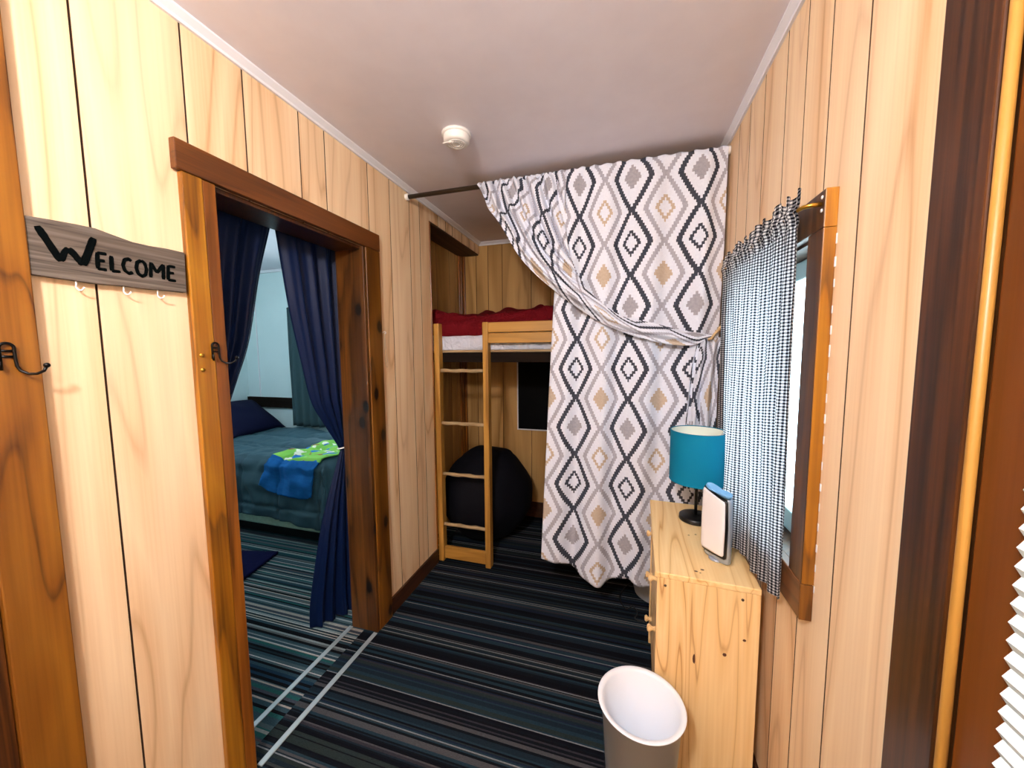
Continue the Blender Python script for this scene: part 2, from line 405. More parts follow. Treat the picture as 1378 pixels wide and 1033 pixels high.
def core(bm, fixed, side, depth, a0, a1, z0, z1, holes=(), axis='x'):
    spans = sorted({a0, a1} | {h for H in holes for h in H[:2] if a0 < h < a1})
    f0, f1 = sorted((fixed, fixed-side*depth))
    for s0, s1 in zip(spans, spans[1:]):
        m = (s0+s1)/2; zz = [(z0, z1)]
        for h0, h1, k0, k1 in holes:
            if h0 < m < h1: zz = [w for (u, v) in zz for w in ((u, min(v, k0)), (max(u, k1), v)) if w[1]-w[0] > 1e-4]
        for u, v in zz:
            if axis == 'x': bx(bm, f0, f1, s0, s1, u, v)
            else: bx(bm, s0, s1, f0, f1, u, v)
def wall(name, mats, build):
    bm = bmesh.new(); build(bm, 0); n0 = len(bm.faces)
    build(bm, 1); bm.faces.ensure_lookup_table()
    for f in bm.faces[n0:]: f.material_index = 1
    return struct(name, bm, mats)
DOOR = (.885, 1.573, -.01, 2.035)
LG = [-1.1, -.85, -.62, -.4, -.15, .1, .35, .593, .827, 1.011, 1.237, 1.37, 1.65, 1.834, 2.033, 2.15]
def left(bm, part):
    if part == 0: plank_wall(bm, XL, 1, YF, 2.27, 0, ZC, LG, [DOOR]); plank_wall(bm, XL, 1, 2.27, YB, 2.39, ZC, [2.4, 2.52, 2.63, 2.8, 2.95, 3.08])
    else: core(bm, XL-.006, 1, .144, YF, 2.27, 0, ZC, [DOOR]); core(bm, XL-.006, 1, .184, 2.27, YB, 2.392, ZC)
wall('wall_left', [M['oak'], M['groove']], left)
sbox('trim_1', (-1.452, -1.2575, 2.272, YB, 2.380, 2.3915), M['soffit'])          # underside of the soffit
def alcove(bm, part):
    if part == 0: plank_wall(bm, -1.44, 1, 2.272, YB, 0, 2.38, [2.36, 2.56, 2.72, 2.95, 3.07])
    else: core(bm, -1.446, 1, .03, 2.272, YB, 0, 2.38)
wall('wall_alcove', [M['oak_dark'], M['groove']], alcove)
def back(bm, part):
    if part == 0: plank_wall(bm, YB, -1, -1.47, .62, 0, ZC, [-1.28, -1.165, -1.031, -.765, -.593, -.40, -.2, 0, .2], axis='y')
    else: core(bm, YB+.006, -1, .1, -1.47, .62, 0, ZC, axis='y')
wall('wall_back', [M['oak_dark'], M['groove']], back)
WIN = (1.12, 1.745, .905, 1.79); WIN2 = (-.15, .562, .95, 2.1)
RG = [-1.1, -.8, -.55, -.3, -.05, .3, .5, .735, .967, 1.118, 1.25, 1.381, 1.566, 1.72, 1.86, 2.05, 2.3, 2.5, 2.75, 3.0]
def right(bm, part):
    if part == 0: plank_wall(bm, XR, -1, YF, YB, 0, ZC, RG, [WIN, WIN2])
    else: core(bm, XR+.006, -1, .144, YF, YB, 0, ZC, [WIN, WIN2])
wall('wall_right', [M['oak'], M['groove']], right)
def front(bm, part):
    if part == 0: plank_wall(bm, YF, 1, -1.4, .62, 0, ZC, [-1.1, -.8, -.6, -.3, 0, .3], axis='y')
    else: core(bm, YF-.006, 1, .1, -1.4, .62, 0, ZC, axis='y')
wall('wall_front', [M['oak'], M['groove']], front)
BX, BY0, BY1 = -4.45, -.3, 3.425
bm = bmesh.new(); bx(bm, BX-.1, BX, BY0, BY1+.12, 0, ZC); struct('wall_bedroom_left', bm, M['bed_wall'])
bm = bmesh.new(); bx(bm, BX, -1.4, BY0-.1, BY0, 0, ZC); struct('wall_bedroom_front', bm, M['bed_wall'])
bm = bmesh.new(); core(bm, BY1, -1, .12, BX, -1.46, 0, ZC, [(-3.45, -2.55, 1.05, 1.95)], axis='y'); struct('wall_bedroom_back', bm, M['bed_wall'])
bm = bmesh.new(); bx(bm, -1.409, -1.4005, BY0, .80, 0, ZC); bx(bm, -1.409, -1.4005, 1.66, 2.27, 0, ZC); bx(bm, -1.409, -1.4005, .80, 1.66, 2.05, ZC)
bx(bm, -1.50, -1.477, 2.27, BY1, 0, ZC); bx(bm, -1.50, -1.40, 2.262, 2.27, 0, ZC); struct('wall_bedroom_right', bm, M['bed_wall'])
bm = bmesh.new(); bx(bm, BX-.1, XR+.15, YF-.1, BY1+.15, ZC, ZC+.1); struct('ceiling', bm, M['ceil'])
# carpet: one floor, stripes across both rooms, bolder in the bedroom, whose brighter light is put into the stripe colours
def carpet():
    bm = bmesh.new(); lay = bm.loops.layers.float_color.new('stripe')
    P_h = [S(12, 16, 22)]*4+[S(22, 33, 42)]*4+[S(28, 46, 56)]*3+[S(10, 11, 18)]*4+[S(34, 42, 42)]*3+[S(50, 54, 54), S(22, 30, 48), S(66, 66, 68), S(44, 42, 48)]
    P_b = [S(24, 38, 44)]*3+[S(44, 66, 76)]*3+[S(62, 82, 88)]*3+[S(32, 78, 78)]*2+[S(124, 134, 134), S(150, 144, 136), S(12, 13, 18), S(12, 13, 18), S(84, 88, 88), S(56, 62, 72), S(130, 140, 142), S(24, 48, 66), S(70, 66, 72)]
    def face(x0, x1, y0, y1, c):
        f = bm.faces.new([bm.verts.new(p) for p in ((x0, y0, 0), (x1, y0, 0), (x1, y1, 0), (x0, y1, 0))])
        for l in f.loops: l[lay] = c
    def strips(x0, x1, y0, y1, pal, white, wcol, wmin, wmax):
        y = y0
        while y < y1:
            w = random.uniform(wmin, wmax)
            hit = [q for q in white if y <= q < y+w]
            c = random.choice(pal)
            if hit:
                q = hit[0]
                if q > y: face(x0, x1, y, min(q, y1), c)
                face(x0, x1, q, q+.0045, wcol); y = q+.0045; continue
            face(x0, x1, y, min(y+w, y1), c); y += w
    strips(-1.32, XR+.1, YF-.05, YB+.05, P_h, [-.6, -.2, .1, .4, .7, .95, 1.16, 1.30, 1.43, 1.50, 1.595, 1.62, 1.70, 1.83, 2.01, 2.023, 2.153, 2.24, 2.36, 2.552, 2.57, 2.745, 2.78, 2.95], S(112, 116, 118), .004, .015)
    strips(BX, -1.32, BY0, BY1, P_b, [1.267, 1.357, 1.47, 1.50, 1.643, 1.7, 1.83, 1.95], S(176, 174, 170), .004, .016)
    bmesh.ops.remove_doubles(bm, verts=bm.verts[:], dist=1e-5)
    for a in ((BX, XR+.1, YF-.05, BY1),):
        bx(bm, a[0], a[1], a[2], a[3], -.1, -.004)
    return struct('floor', bm, M['carpet'])
carpet()
# white moulding where the walls meet the ceiling
def cove(name, pts, inward):
    bm = bmesh.new(); (x0, y0), (x1, y1) = pts; ix, iy = inward
    d = .026
    prof = [(0, 0), (d, 0), (d, -.006), (.009, -.020), (.009, -.03), (0, -.03)]
    A = [bm.verts.new((x0+ix*a, y0+iy*a, ZC+b)) for a, b in prof]; B = [bm.verts.new((x1+ix*a, y1+iy*a, ZC+b)) for a, b in prof]
    for i in range(len(A)): j = (i+1) % len(A); bm.faces.new((A[i], A[j], B[j], B[i]))
    bm.faces.new(A[::-1]); bm.faces.new(B); return struct(name, bm, M['white_trim'])
cove('trim_2', ((XL, YF), (XL, YB)), (1, 0)); cove('trim_3', ((XR, YF), (XR, YB)), (-1, 0)); cove('trim_4', ((XL, YB), (XR, YB)), (0, -1))
sbox('trim_5', (BX, -1.50, BY1-.03, BY1-.0005, ZC-.03, ZC-.0005), M['white_trim'])
sbox('baseboard_left', (XL+.0005, XL+.014, 1.712, 2.268, 0, .098), M['base'])
sbox('baseboard_back', (-1.44, XR, YB-.014, YB-.0005, 0, .14), M['base'])
sbox('baseboard_right', (XR-.014, XR-.0005, .74, 3.16, 0, .098), M['base'])
sbox('trim_6', (XL-.02, XL+.006, 2.2705, 2.283, 0, 2.379), M['amber2'], bevel=.003)    # edge strip of the wall at the alcove
bm = bmesh.new(); bx(bm, -1.436, -1.412, 3.150, 3.178, .0, 2.379); bx(bm, -1.406, -1.384, 3.160, 3.178, .0, 2.379); bx(bm, -1.436, -1.42, 3.12, 3.146, 0, 2.379); struct('trim_7', bm, M['amber2'], bevel=.003)
# threshold: two grey carpet strips
sbox('trim_8', (-1.255, -1.232, .90, 1.565, .0005, .005), M['threshold']); sbox('trim_9', (-1.415, -1.392, .90, 1.57, .0005, .005), M['threshold'])
# doorway to the bedroom: casing, header, jambs
d1 = struct_root('door_1', (XL, 1.23, 0))
box('casing', (XL+.0005, XL+.020, .790, .846, 0, 2.034), M['amber'], d1, .003)
box('jamb_edge', (XL-.146, XL+.017, .847, .886, 0, 2.034), M['amber2'], d1, .003)
box('casing', (XL+.0005, XL+.020, 1.592, 1.702, 0, 2.034), M['casing2'], d1, .003)
box('jamb_edge', (XL-.146, XL+.016, 1.572, 1.591, 0, 2.034), M['jamb'], d1, .002)
box('header', (XL+.0005, XL+.024, .775, 1.700, 2.0345, 2.120), M['header'], d1, .003)
box('head_jamb', (XL-.146, XL-.0005, .886, 1.572, 2.018, 2.0345), M['darkboard'], d1, .002)  # dark board colour stands in for the deep shadow under the header
for z in (1.500, 1.455):
    bm = bmesh.new(); lathe(bm, [(0, .004), (.005, .004), (.0065, .0), (.0065, -.003)], (XL+.0205, .806, z), 16, 'x'); obj('screw_cap', bm, M['brass'], d1)
# the other door on the left: wide plank casing and a dark door
sbox('trim_10', (XL+.0005, XL+.022, .389, .481, 0, ZC-.031), M['plank'], bevel=.003)
d2 = struct_root('door_2', (XL, 0, 0))
box('door_panel', (XL+.0005, XL+.012, -.42, .388, .005, 2.05), M['darkboard'], d2)
bm = bmesh.new(); lathe(bm, [(0, .055), (.02, .055), (.026, .04), (.012, .02), (.012, .0)], (XL+.012, -.34, 1.0), 20, 'x'); obj('door_knob', bm, M['brass'], d2)
# boards beside the second window on the right
sbox('trim_11', (XR-.026, XR-.0005, .640, .736, 0, ZC-.031), M['darkboard'], bevel=.003)
bm = bmesh.new(); tube(bm, [(XR-.022, .631, .4), (XR-.022, .630, 1.2), (XR-.022, .6275, ZC-.033)], .0065, 10); struct('trim_12', bm, M['bead'])
sbox('trim_13', (XR-.016, XR-.0005, .563, .624, 0, ZC-.031), M['brownboard'], bevel=.003)

# window with the gingham curtain
w1 = struct_root('window_1', (XR, 1.43, .9))
box('casing', (XR-.0262, XR-.0005, 1.0465, 1.119, .918, 1.784), M['jamb'], w1, .002)
box('casing_edge', (XR-.026, XR-.0005, 1.043, 1.0462, .918, 1.784), M['amber'], w1, .001)
box('casing', (XR-.014, XR-.0005, 1.746, 1.83, .918, 1.784), M['jamb'], w1, .003)
box('header_board', (XR-.0262, XR-.0005, 1.0465, 1.84, 1.785, 1.872), M['jamb'], w1, .002)
box('header_end', (XR-.026, XR-.0005, 1.043, 1.0462, 1.785, 1.872), M['amber'], w1, .001)
box('sill_board', (XR-.027, XR-.0005, 1.0469, 1.83, .820, .917), M['header'], w1, .003)
bm = bmesh.new()
bx(bm, XR-.004, XR+.12, 1.120, 1.132, .906, 1.789); bx(bm, XR-.004, XR+.12, 1.733, 1.745, .906, 1.789); bx(bm, XR-.004, XR+.12, 1.132, 1.733, 1.777, 1.789); bx(bm, XR-.004, XR+.12, 1.132, 1.733, .906, .918)
obj('reveal', bm, M['jamb'], w1, .001)
bm = bmesh.new()
for d in ((1.132, 1.182, .918, 1.777), (1.683, 1.733, .918, 1.777), (1.182, 1.683, .918, .985), (1.182, 1.683, 1.72, 1.777)): bx(bm, XR+.06, XR+.10, *d)
sash = obj('sash', bm, M['sash'], w1, .004)
bm = bmesh.new(); bx(bm, XR+.078, XR+.082, 1.180, 1.685, .984, 1.722); obj('pane', bm, M['glass'], sash)
bm = bmesh.new(); tube(bm, [(XR+.058, 1.42, .97), (XR+.045, 1.42, .975), (XR+.04, 1.40, .985), (XR+.038, 1.365, .982)], .006, 8); obj('crank_handle', bm, M['black_iron'], sash)
bm = bmesh.new(); lathe(bm, [(.0, -.018), (.011, -.016), (.011, 0)], (XR+.06, 1.42, .97), 12, 'x'); obj('crank_base', bm, M['black_iron'], sash)
for i in range(17):
    z = .90+i*.053+.012*nz(i*3.1); h = .018+.022*abs(nz(i*1.7, 5)); bm = bmesh.new(); bx(bm, XR-.0015-.002*abs(nz(i*2.3)), XR-.0004, 1.0385+.002*nz(i*.9), 1.0428, z, z+h); obj('caulk_fleck', bm, M['white_trim'], w1, .0005)
bm = bmesh.new(); bx(bm, XR-.0275, XR-.0004, 1.0435, 1.0468, .822, .915); obj('sill_end', bm, M['casing2'], w1, .0008)
# second window nearer the camera, behind the honeycomb shade
w2 = struct_root('window_2', (XR, .2, 1.5))
bm = bmesh.new()
for d in ((-.15, -.11, .95, 2.1), (.522, .5625, .95, 2.1), (-.11, .522, .95, 1.0), (-.11, .522, 2.05, 2.1)): bx(bm, XR+.07, XR+.11, *d)
obj('sash', bm, M['sash'], w2); bm = bmesh.new(); bx(bm, XR+.088, XR+.092, -.112, .524, .998, 2.052); obj('pane', bm, M['glass'], w2)
# bedroom window on the far wall
w3 = struct_root('window_3', (-3.0, BY1, 1.5))
bm = bmesh.new()
for d in ((-3.45, -3.40, 1.05, 1.95), (-2.60, -2.55, 1.05, 1.95), (-3.40, -2.60, 1.05, 1.1), (-3.40, -2.60, 1.9, 1.95)): bx(bm, d[0], d[1], BY1+.04, BY1+.08, d[2], d[3])
obj('sash', bm, M['sash'], w3); bm = bmesh.new(); bx(bm, -3.402, -2.598, BY1+.058, BY1+.062, 1.098, 1.902); obj('pane', bm, M['glass'], w3)
# dark rail along the bedroom wall
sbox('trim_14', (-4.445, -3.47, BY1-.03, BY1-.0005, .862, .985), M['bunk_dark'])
bm = bmesh.new(); bx(bm, -4.262, -4.25, BY1-.008, BY1-.0005, .99, ZC-.032); struct('trim_15', bm, M['white_trim'])
# ceiling lamps (above and behind the camera, and an unseen one added to brighten the bedroom)
for nm, lab, (x, y, z) in (('ceiling_lamp', 'round white ceiling lamp in the panelled hall', HALL_LAMP), ('ceiling_lamp', 'round white ceiling lamp, unseen, added to brighten the bedroom', BED_FILL)):
    t = thing(nm, lab, 'lamp', (x, y, ZC))
    bm = bmesh.new(); lathe(bm, [(.0, ZC-.001), (.07, ZC-.001), (.07, ZC-.012), (.03, ZC-.02), (.0, ZC-.02)], (x, y, 0), 40); obj('ceiling_rose', bm, M['white_plastic'], t)
    bm = bmesh.new(); lathe(bm, [(.018, ZC-.02), (.018, z+.10), (.0, z+.10)], (x, y, 0), 16); obj('lamp_holder', bm, M['white_plastic'], t)

# ------------------------------------------------------------------ welcome sign
XS = XL+.001
sign = thing('welcome_sign', 'weathered grey board painted with the word WELCOME, three white hooks under it', 'sign', (XL, .63, 1.74))
top = [(.481, 1.802), (.52, 1.806), (.56, 1.809), (.594, 1.810), (.63, 1.803), (.665, 1.797), (.70, 1.797), (.74, 1.800), (.784, 1.8)]
bot = [(.781, 1.684), (.74, 1.683), (.70, 1.680), (.64, 1.679), (.58, 1.676), (.53, 1.677), (.480, 1.678)]
bm = bmesh.new(); prism(bm, [(XS, y, z) for y, z in top+bot], (1, 0, 0), .017); obj('board', bm, M['barn'], sign, .002)
def stroke(bm, pts, w, x=XS+.0172, th=.0006):
    """Brush stroke: a flat ribbon with rounded ends on the board's face."""
    pts = [Vector((0, p[0], p[1])) for p in pts]
    fine = []
    for a, b in zip(pts, pts[1:]):
        for i in range(6): fine.append(a.lerp(b, i/6))
    fine.append(pts[-1]); L, R = [], []
    for i, p in enumerate(fine):
        t = (fine[min(i+1, len(fine)-1)]-fine[max(i-1, 0)]).normalized(); nn = Vector((0, -t.z, t.y))
        ww = w*.5*(1+.14*nz(p.y*180, p.z*180, w*900))
        if i in (0, len(fine)-1): ww *= .7
        L.append(p+nn*ww); R.append(p-nn*ww)
    poly = L+R[::-1]
    for i in range(len(fine)-1):
        q = [L[i], L[i+1], R[i+1], R[i]]
        prism(bm, [(x, v.y, v.z) for v in q], (1, 0, 0), th)
bm = bmesh.new()
for pts, w in [(p_, w_*1.45) for p_, w_ in (([(.498, 1.785), (.513, 1.752), (.529, 1.716)], .0095), ([(.529, 1.717), (.536, 1.738), (.543, 1.749)], .0075), ([(.543, 1.749), (.553, 1.735), (.565, 1.716)], .0095), ([(.565, 1.716), (.576, 1.748), (.588, 1.785)], .0095),
               ([(.592, 1.752), (.5905, 1.713)], .006), ([(.592, 1.751), (.609, 1.752)], .0055), ([(.591, 1.733), (.605, 1.734)], .0055), ([(.590, 1.713), (.607, 1.713)], .0055),
               ([(.6175, 1.750), (.616, 1.713)], .006), ([(.616, 1.713), (.633, 1.714)], .0055),
               ([(.657, 1.746), (.651, 1.751), (.643, 1.746), (.639, 1.732), (.642, 1.719), (.650, 1.713), (.658, 1.718)], .0055),
               ([(.678, 1.753), (.669, 1.746), (.666, 1.731), (.669, 1.717), (.677, 1.711), (.685, 1.717), (.688, 1.732), (.685, 1.747), (.678, 1.753)], .0055),
               ([(.696, 1.712), (.699, 1.753)], .006), ([(.699, 1.752), (.711, 1.727)], .0055), ([(.711, 1.727), (.727, 1.753)], .0055), ([(.727, 1.753), (.725, 1.712)], .006),
               ([(.739, 1.753), (.736, 1.713)], .006), ([(.739, 1.752), (.756, 1.752)], .0055), ([(.738, 1.733), (.752, 1.734)], .0055), ([(.736, 1.713), (.755, 1.713)], .0055))]:
    n_str = len(bm.verts); stroke(bm, pts, w, th=.0006+.00004*(n_str % 17))
obj('lettering', bm, M['paint'], sign)
for y, z in ((.553, 1.676), (.640, 1.679), (.713, 1.680)):
    x = XS+.010; bm = bmesh.new()
    pts = [(x, y, z+.004), (x, y, z-.006), (x+.001, y-.001, z-.011)]
    for i in range(9):
        a = PI*.9+PI*1.15*i/8
        pts.append((x+.006+.006*math.cos(a)+.001*i*.3, y+.0010*i-.001, z-.014+.0066*math.sin(a)))
    tube(bm, pts, [.0017]*(len(pts)-1)+[.0021], 8); obj('cup_hook', bm, M['white_metal'], sign)

# ------------------------------------------------------------------ black wire coat hooks
def coat_hook(label, y, z, x):
    t = thing('coat_hook', label, 'hook', (x, y, z), group='black coat hooks')
    bm = bmesh.new()
    pts = [(x+.004, y-.010, z-.014)]
    loop = [(y-.010, z+.022)]
    for i in range(9):
        a = PI-PI*i/8; loop.append((y+.010*math.cos(a), z+.026+.010*math.sin(a)))
    for q in loop: pts.append((x+.004, q[0], q[1]))
    pts += [(x+.004, y+.010, z+.006), (x+.005, y+.011, z-.012), (x+.008, y+.014, z-.022), (x+.016, y+.022, z-.029), (x+.025, y+.030, z-.029), (x+.033, y+.037, z-.023), (x+.036, y+.040, z-.014)]
    tube(bm, pts, .0029, 8); obj('wire_hook', bm, M['black_iron'], t)
    bm = bmesh.new(); c = Vector((x+.0365, y+.0405, z-.011)); bmesh.ops.create_icosphere(bm, subdivisions=2, radius=.0056, matrix=Matrix.Translation(c))
    for f in bm.faces: f.smooth = True
    obj('tip', bm, M['black_iron'], t)
    bm = bmesh.new()
    for dz in (.020, .008): tube(bm, [(x+.003, y-.010, z+dz), (x+.003, y+.010, z+dz)], .0026, 8)
    obj('cross_bar', bm, M['black_iron'], t)
    bm = bmesh.new(); tube(bm, [(x+.004, y-.010, z-.012), (x+.010, y-.012, z-.018), (x+.012, y-.013, z-.010), (x+.012, y-.014, z-.001)], .0027, 8); obj('lower_prong', bm, M['black_iron'], t)
coat_hook('black wire coat hook on the amber doorway casing beside the navy curtain', .845, 1.503, XL+.020)
coat_hook('black wire coat hook on the wide knotty plank beside the welcome sign', .433, 1.492, XL+.022)
t = thing('eye_hook', 'small pale eye hook with a hanging string loop, on the panelling beside the doorway', 'hook', (XL, 1.722, 1.61))
bm = bmesh.new(); tube(bm, [(XL, 1.722, 1.615), (XL+.010, 1.722, 1.615)]+[(XL+.016+.006*math.cos(a), 1.722+.001*i, 1.615+.006*math.sin(a)) for i, a in enumerate([PI-2*PI*j/10 for j in range(10)])], .0016, 7); obj('eye', bm, M['white_metal'], t)
bm = bmesh.new(); tube(bm, [(XL+.018, 1.725, 1.609), (XL+.010, 1.728, 1.57), (XL+.005, 1.735, 1.50), (XL+.004, 1.745, 1.44), (XL+.004, 1.756, 1.425), (XL+.004, 1.763, 1.44), (XL+.005, 1.752, 1.50), (XL+.010, 1.735, 1.58), (XL+.018, 1.727, 1.609)], .0009, 6); obj('string', bm, M['thread'], t)

# ------------------------------------------------------------------ smoke detector
t = thing('smoke_detector', 'round white smoke detector on the ceiling', 'smoke detector', (-.735, 1.61, ZC))
bm = bmesh.new(); lathe(bm, [(0, 0), (.066, 0), (.066, -.008), (.062, -.012), (0, -.012)], (-.735, 1.61, ZC-.0005), 48); obj('mounting_plate', bm, M['white_plastic'], t)
bm = bmesh.new(); lathe(bm, [(.058, -.012), (.058, -.036), (.053, -.042), (.046, -.044), (0, -.045)], (-.735, 1.61, ZC), 48); body = obj('cover', bm, M['white_plastic'], t)
bm = bmesh.new()
for i in range(3): lathe(bm, [(.040-.010*i, -.0445), (.040-.010*i, -.047), (.036-.010*i, -.047), (.036-.010*i, -.0445)], (-.735, 1.61, ZC), 40)
bx(bm, -.79, -.735, 1.580, 1.592, ZC-.0475, ZC-.0445); obj('grille', bm, M['white_plastic'], t)
bm = bmesh.new(); lathe(bm, [(.012, -.0445), (.012, -.050), (.009, -.052), (0, -.052)], (-.75, 1.585, ZC), 24); obj('test_button', bm, M['white_plastic'], t)

# ------------------------------------------------------------------ navy doorway curtains
XN = -1.435
t = thing('curtain_rod', 'slim rod high in the doorway carrying the navy curtains', 'curtain rod', (XN, 1.23, 2.06))
bm = bmesh.new(); tube(bm, [(XN, .84, 2.062), (XN, 1.70, 2.062)], .008, 12); obj('rod', bm, M['rod'], t)
for y in (.84, 1.70):
    bm = bmesh.new(); bx(bm, XN-.012, -1.4095, y-.008, y+.008, 2.045, 2.078); obj('bracket', bm, M['rod'], t, .002)
def drape(rows, nf, amp, seed, nu=90, nv=90):
    """rows: (z, xL, yL, xR, yR, amplitude) from top to bottom; nf folds across."""
    zs = [r[0] for r in rows]
    def f(s, tt):
        zt = tt*(len(rows)-1); i = min(int(zt), len(rows)-2); u = zt-i
        P = [cr([(r[k], 0, 0) for r in rows], tt).x for k in range(6)]
        ph = s*nf*2*PI + seed + .6*nz(s*3, tt*2, seed)
        a = P[5]*(.75+.5*nz(s*4, seed, 0))
        off = a*math.sin(ph) + a*.3*math.sin(ph*2.3+tt*2)
        x = lerp(P[1], P[3], s); y = lerp(P[2], P[4], s)
        dx, dy = P[3]-P[1], P[4]-P[2]; L = math.hypot(dx, dy) or 1
        return (x + dy/L*off, y - dx/L*off*.5, P[0]+.004*nz(s*9, seed))
    bm = bmesh.new(); grid(bm, f, nu, nv); return bm
t = thing('door_curtain', 'navy doorway curtain swept aside by the coat hook and near casing', 'curtain', (XN, 1.0, 0), group='navy doorway curtains')
rows = [(2.085, XN, .885, XN, 1.262, .012), (2.03, XN, .885, XN, 1.255, .018), (1.83, XN, .885, XN, 1.197, .020), (1.564, XN, .885, XN, 1.134, .018), (1.40, XN, .885, XN, 1.068, .013), (1.25, XN, .89, XN, 1.0, .006), (1.20, XN, .893, XN, .965, .005), (1.0, XN, .885, XN, .97, .01), (.5, XN, .88, XN, .975, .014), (.05, XN, .875, XN, .98, .016)]
obj('cloth', drape(rows, 3.6, 0, 1.3), M['navy'], t, solid=.002)
t = thing('door_curtain', 'navy doorway curtain tied back with a white cord against the knotty jamb', 'curtain', (XN, 1.6, 0), group='navy doorway curtains')
rows = [(2.085, XN, 1.268, XN, 1.66, .012), (2.04, XN, 1.279, XN, 1.66, .018), (1.883, XN, 1.303, XN, 1.66, .022), (1.688, XN, 1.332, XN, 1.655, .022), (1.471, XN, 1.375, XN, 1.65, .019), (1.272, XN, 1.418, XN, 1.645, .014), (1.145, XN, 1.49, XN, 1.64, .010), (1.0, XN, 1.578, XN, 1.63, .006),
        (.95, XN, 1.57, XN, 1.632, .007), (.65, XN-.02, 1.47, XN, 1.64, .015), (.38, XN-.05, 1.43, XN, 1.645, .02), (.18, XN-.09, 1.43, XN, 1.65, .024), (.05, XN-.11, 1.44, XN+.01, 1.65, .026)]
obj('cloth', drape(rows, 3.8, 0, 4.1), M['navy'], t, solid=.002)
bm = bmesh.new(); tube(bm, [(XN+.022*math.cos(a), 1.604+.032*math.sin(a), .998+.004*math.cos(a)) for a in [2*PI*i/20 for i in range(21)]], .0035, 8); obj('tie_cord', bm, M['white_trim'], t)

# ------------------------------------------------------------------ bedroom: bed, duvet, pillow, child's blanket, rug, curtain
BXH, BXF, BYN, BYF = -4.38, -2.20, 2.235, 3.37
t = thing('bed', 'double bed with a pale green box spring in the room beyond the doorway', 'bed', (-3.3, 2.8, 0))
box('box_spring', (BXH, BXF, BYN, BYF, .085, .30), M['box_spring'], t, .02)
box('mattress', (BXH, BXF, BYN, BYF, .301, .58), M['sheet'], t, .05)
box('bed_frame', (BXH+.01, BXF-.01, BYN+.01, BYF-.01, .02, .084), M['black_iron'], t, .005)
for x in (BXH+.06, BXF-.06):
    for y in (BYN+.06, BYF-.06):
        bm = bmesh.new(); lathe(bm, [(.02, 0), (.022, .019)], (x, y, 0), 12); obj('leg', bm, M['black_iron'], t)
def roll(s, lo, hi, r=.05):
    """Follows a flat top between lo and hi, then turns down over the edge: returns position and drop."""
    if lo <= s <= hi: return s, 0.0
    e, sg = (hi, 1) if s > hi else (lo, -1); d = abs(s-e)
    if d < r*PI/2: a = d/r; return e+sg*r*math.sin(a), r*(1-math.cos(a))
    return e+sg*(r+.03*min(1, (d-r*1.57)/.3)), r+(d-r*PI/2)
def duvet_pt(a, b, lift=0.0):
    x, dx = roll(a, BXH+.35, BXF-.03); y, dy = roll(b, BYN+.03, BYF-.08)
    drop = math.sqrt(dx*dx+dy*dy) if dx and dy else dx+dy
    puff = .035*abs(math.sin((a+4.4)*PI/.62))**.5*abs(math.sin((b-2.2)*PI/.40+.4))**.5
    qs = .012*(math.exp(-(((a+4.4) % .40-.20)/.012)**2)+math.exp(-(((b-1.7) % .36-.18)/.012)**2))
    wr = -qs+.016*nz(a*5, b*6, 1)+.010*nz(a*13, b*11, 3)
    z = .632+puff*(1 if drop < .02 else .3)+wr*(1 if drop < .02 else .2)-drop
    side = (puff*.7+wr*1.6+.02*nz(a*9, b*4, 6)) if drop > .02 else 0
    if dy > .02 and b < BYN+.03: y -= side
    if dx > .02: x += side
    return Vector((x, y-(lift if dy > .03 else 0), max(z, .1)+lift))
bm = bmesh.new(); grid(bm, lambda s, q: duvet_pt(lerp(BXH+.30, BXF+.47, s), lerp(BYN-.465-.025*math.sin(s*9), BYF+.02, q)), 170, 110)
tag(obj('duvet', bm, M['duvet'], None, solid=.012), 'quilted slate teal duvet hanging over the side of the bed', 'duvet')
def blanket_pt(s, q):
    a = lerp(-2.76, -2.25, s)+.10*q*(1-s*.3); b = lerp(BYN-.285+.05*(1-s), BYN+.60, q)
    edge = max(0, .04-q)*1.2*(abs(s-.5)*2)**6
    return duvet_pt(a, b+edge, .020)
bm = bmesh.new(); grid(bm, blanket_pt, 60, 80, lambda s, q: (s*.52, q*.86)); tag(obj('child_blanket', bm, M['blanket'], None, solid=.006), 'small bright green fleece blanket with a blue border, draped over the duvet edge', 'blanket')
def pillow(bm, c, sx, sy, sz, rot, pinch=1.0):
    R = Matrix.Rotation(rot[0], 3, 'X') @ Matrix.Rotation(rot[1], 3, 'Y'); R = Matrix.Rotation(rot[2], 3, 'Z') @ R
    for sg in (1, -1):
        def f(s, q):
            x, y = 2*s-1, 2*q-1
            h = max(0, (1-abs(x)**3)*(1-abs(y)**3))**.55
            k_ = 1-.06*(1-abs(x*y))
            return R @ Vector((x*sx*(1-.07*(1-y*y)), y*sy*(1-.07*(1-x*x)), sg*h*sz*(1+.12*nz(x*2, y*2, sg))))+Vector(c)
        grid(bm, f, 26, 26)
    bmesh.ops.remove_doubles(bm, verts=bm.verts[:], dist=1e-5)
bm = bmesh.new(); pillow(bm, (-4.06, 3.02, .80), .30, .33, .10, (0, .55, 0)); tag(obj('pillow', bm, M['navy_dark']), 'dark navy pillow propped at the head of the bed', 'pillow')
def rugpt(s, q):
    a = math.radians(14); x = -s*.85; y = -q*.42
    return (-2.46+x*math.cos(a)-y*math.sin(a)*.9+.008*nz(s*30, q*30), 2.035+x*math.sin(a)+y*math.cos(a)+.01*nz(q*30, s*40), .012+.003*nz(s*40, q*40))
bm = bmesh.new(); grid(bm, rugpt, 60, 34); tag(obj('bedside_rug', bm, M['rug'], None, solid=.018), 'shaggy navy rug on the striped carpet beside the bed', 'rug')
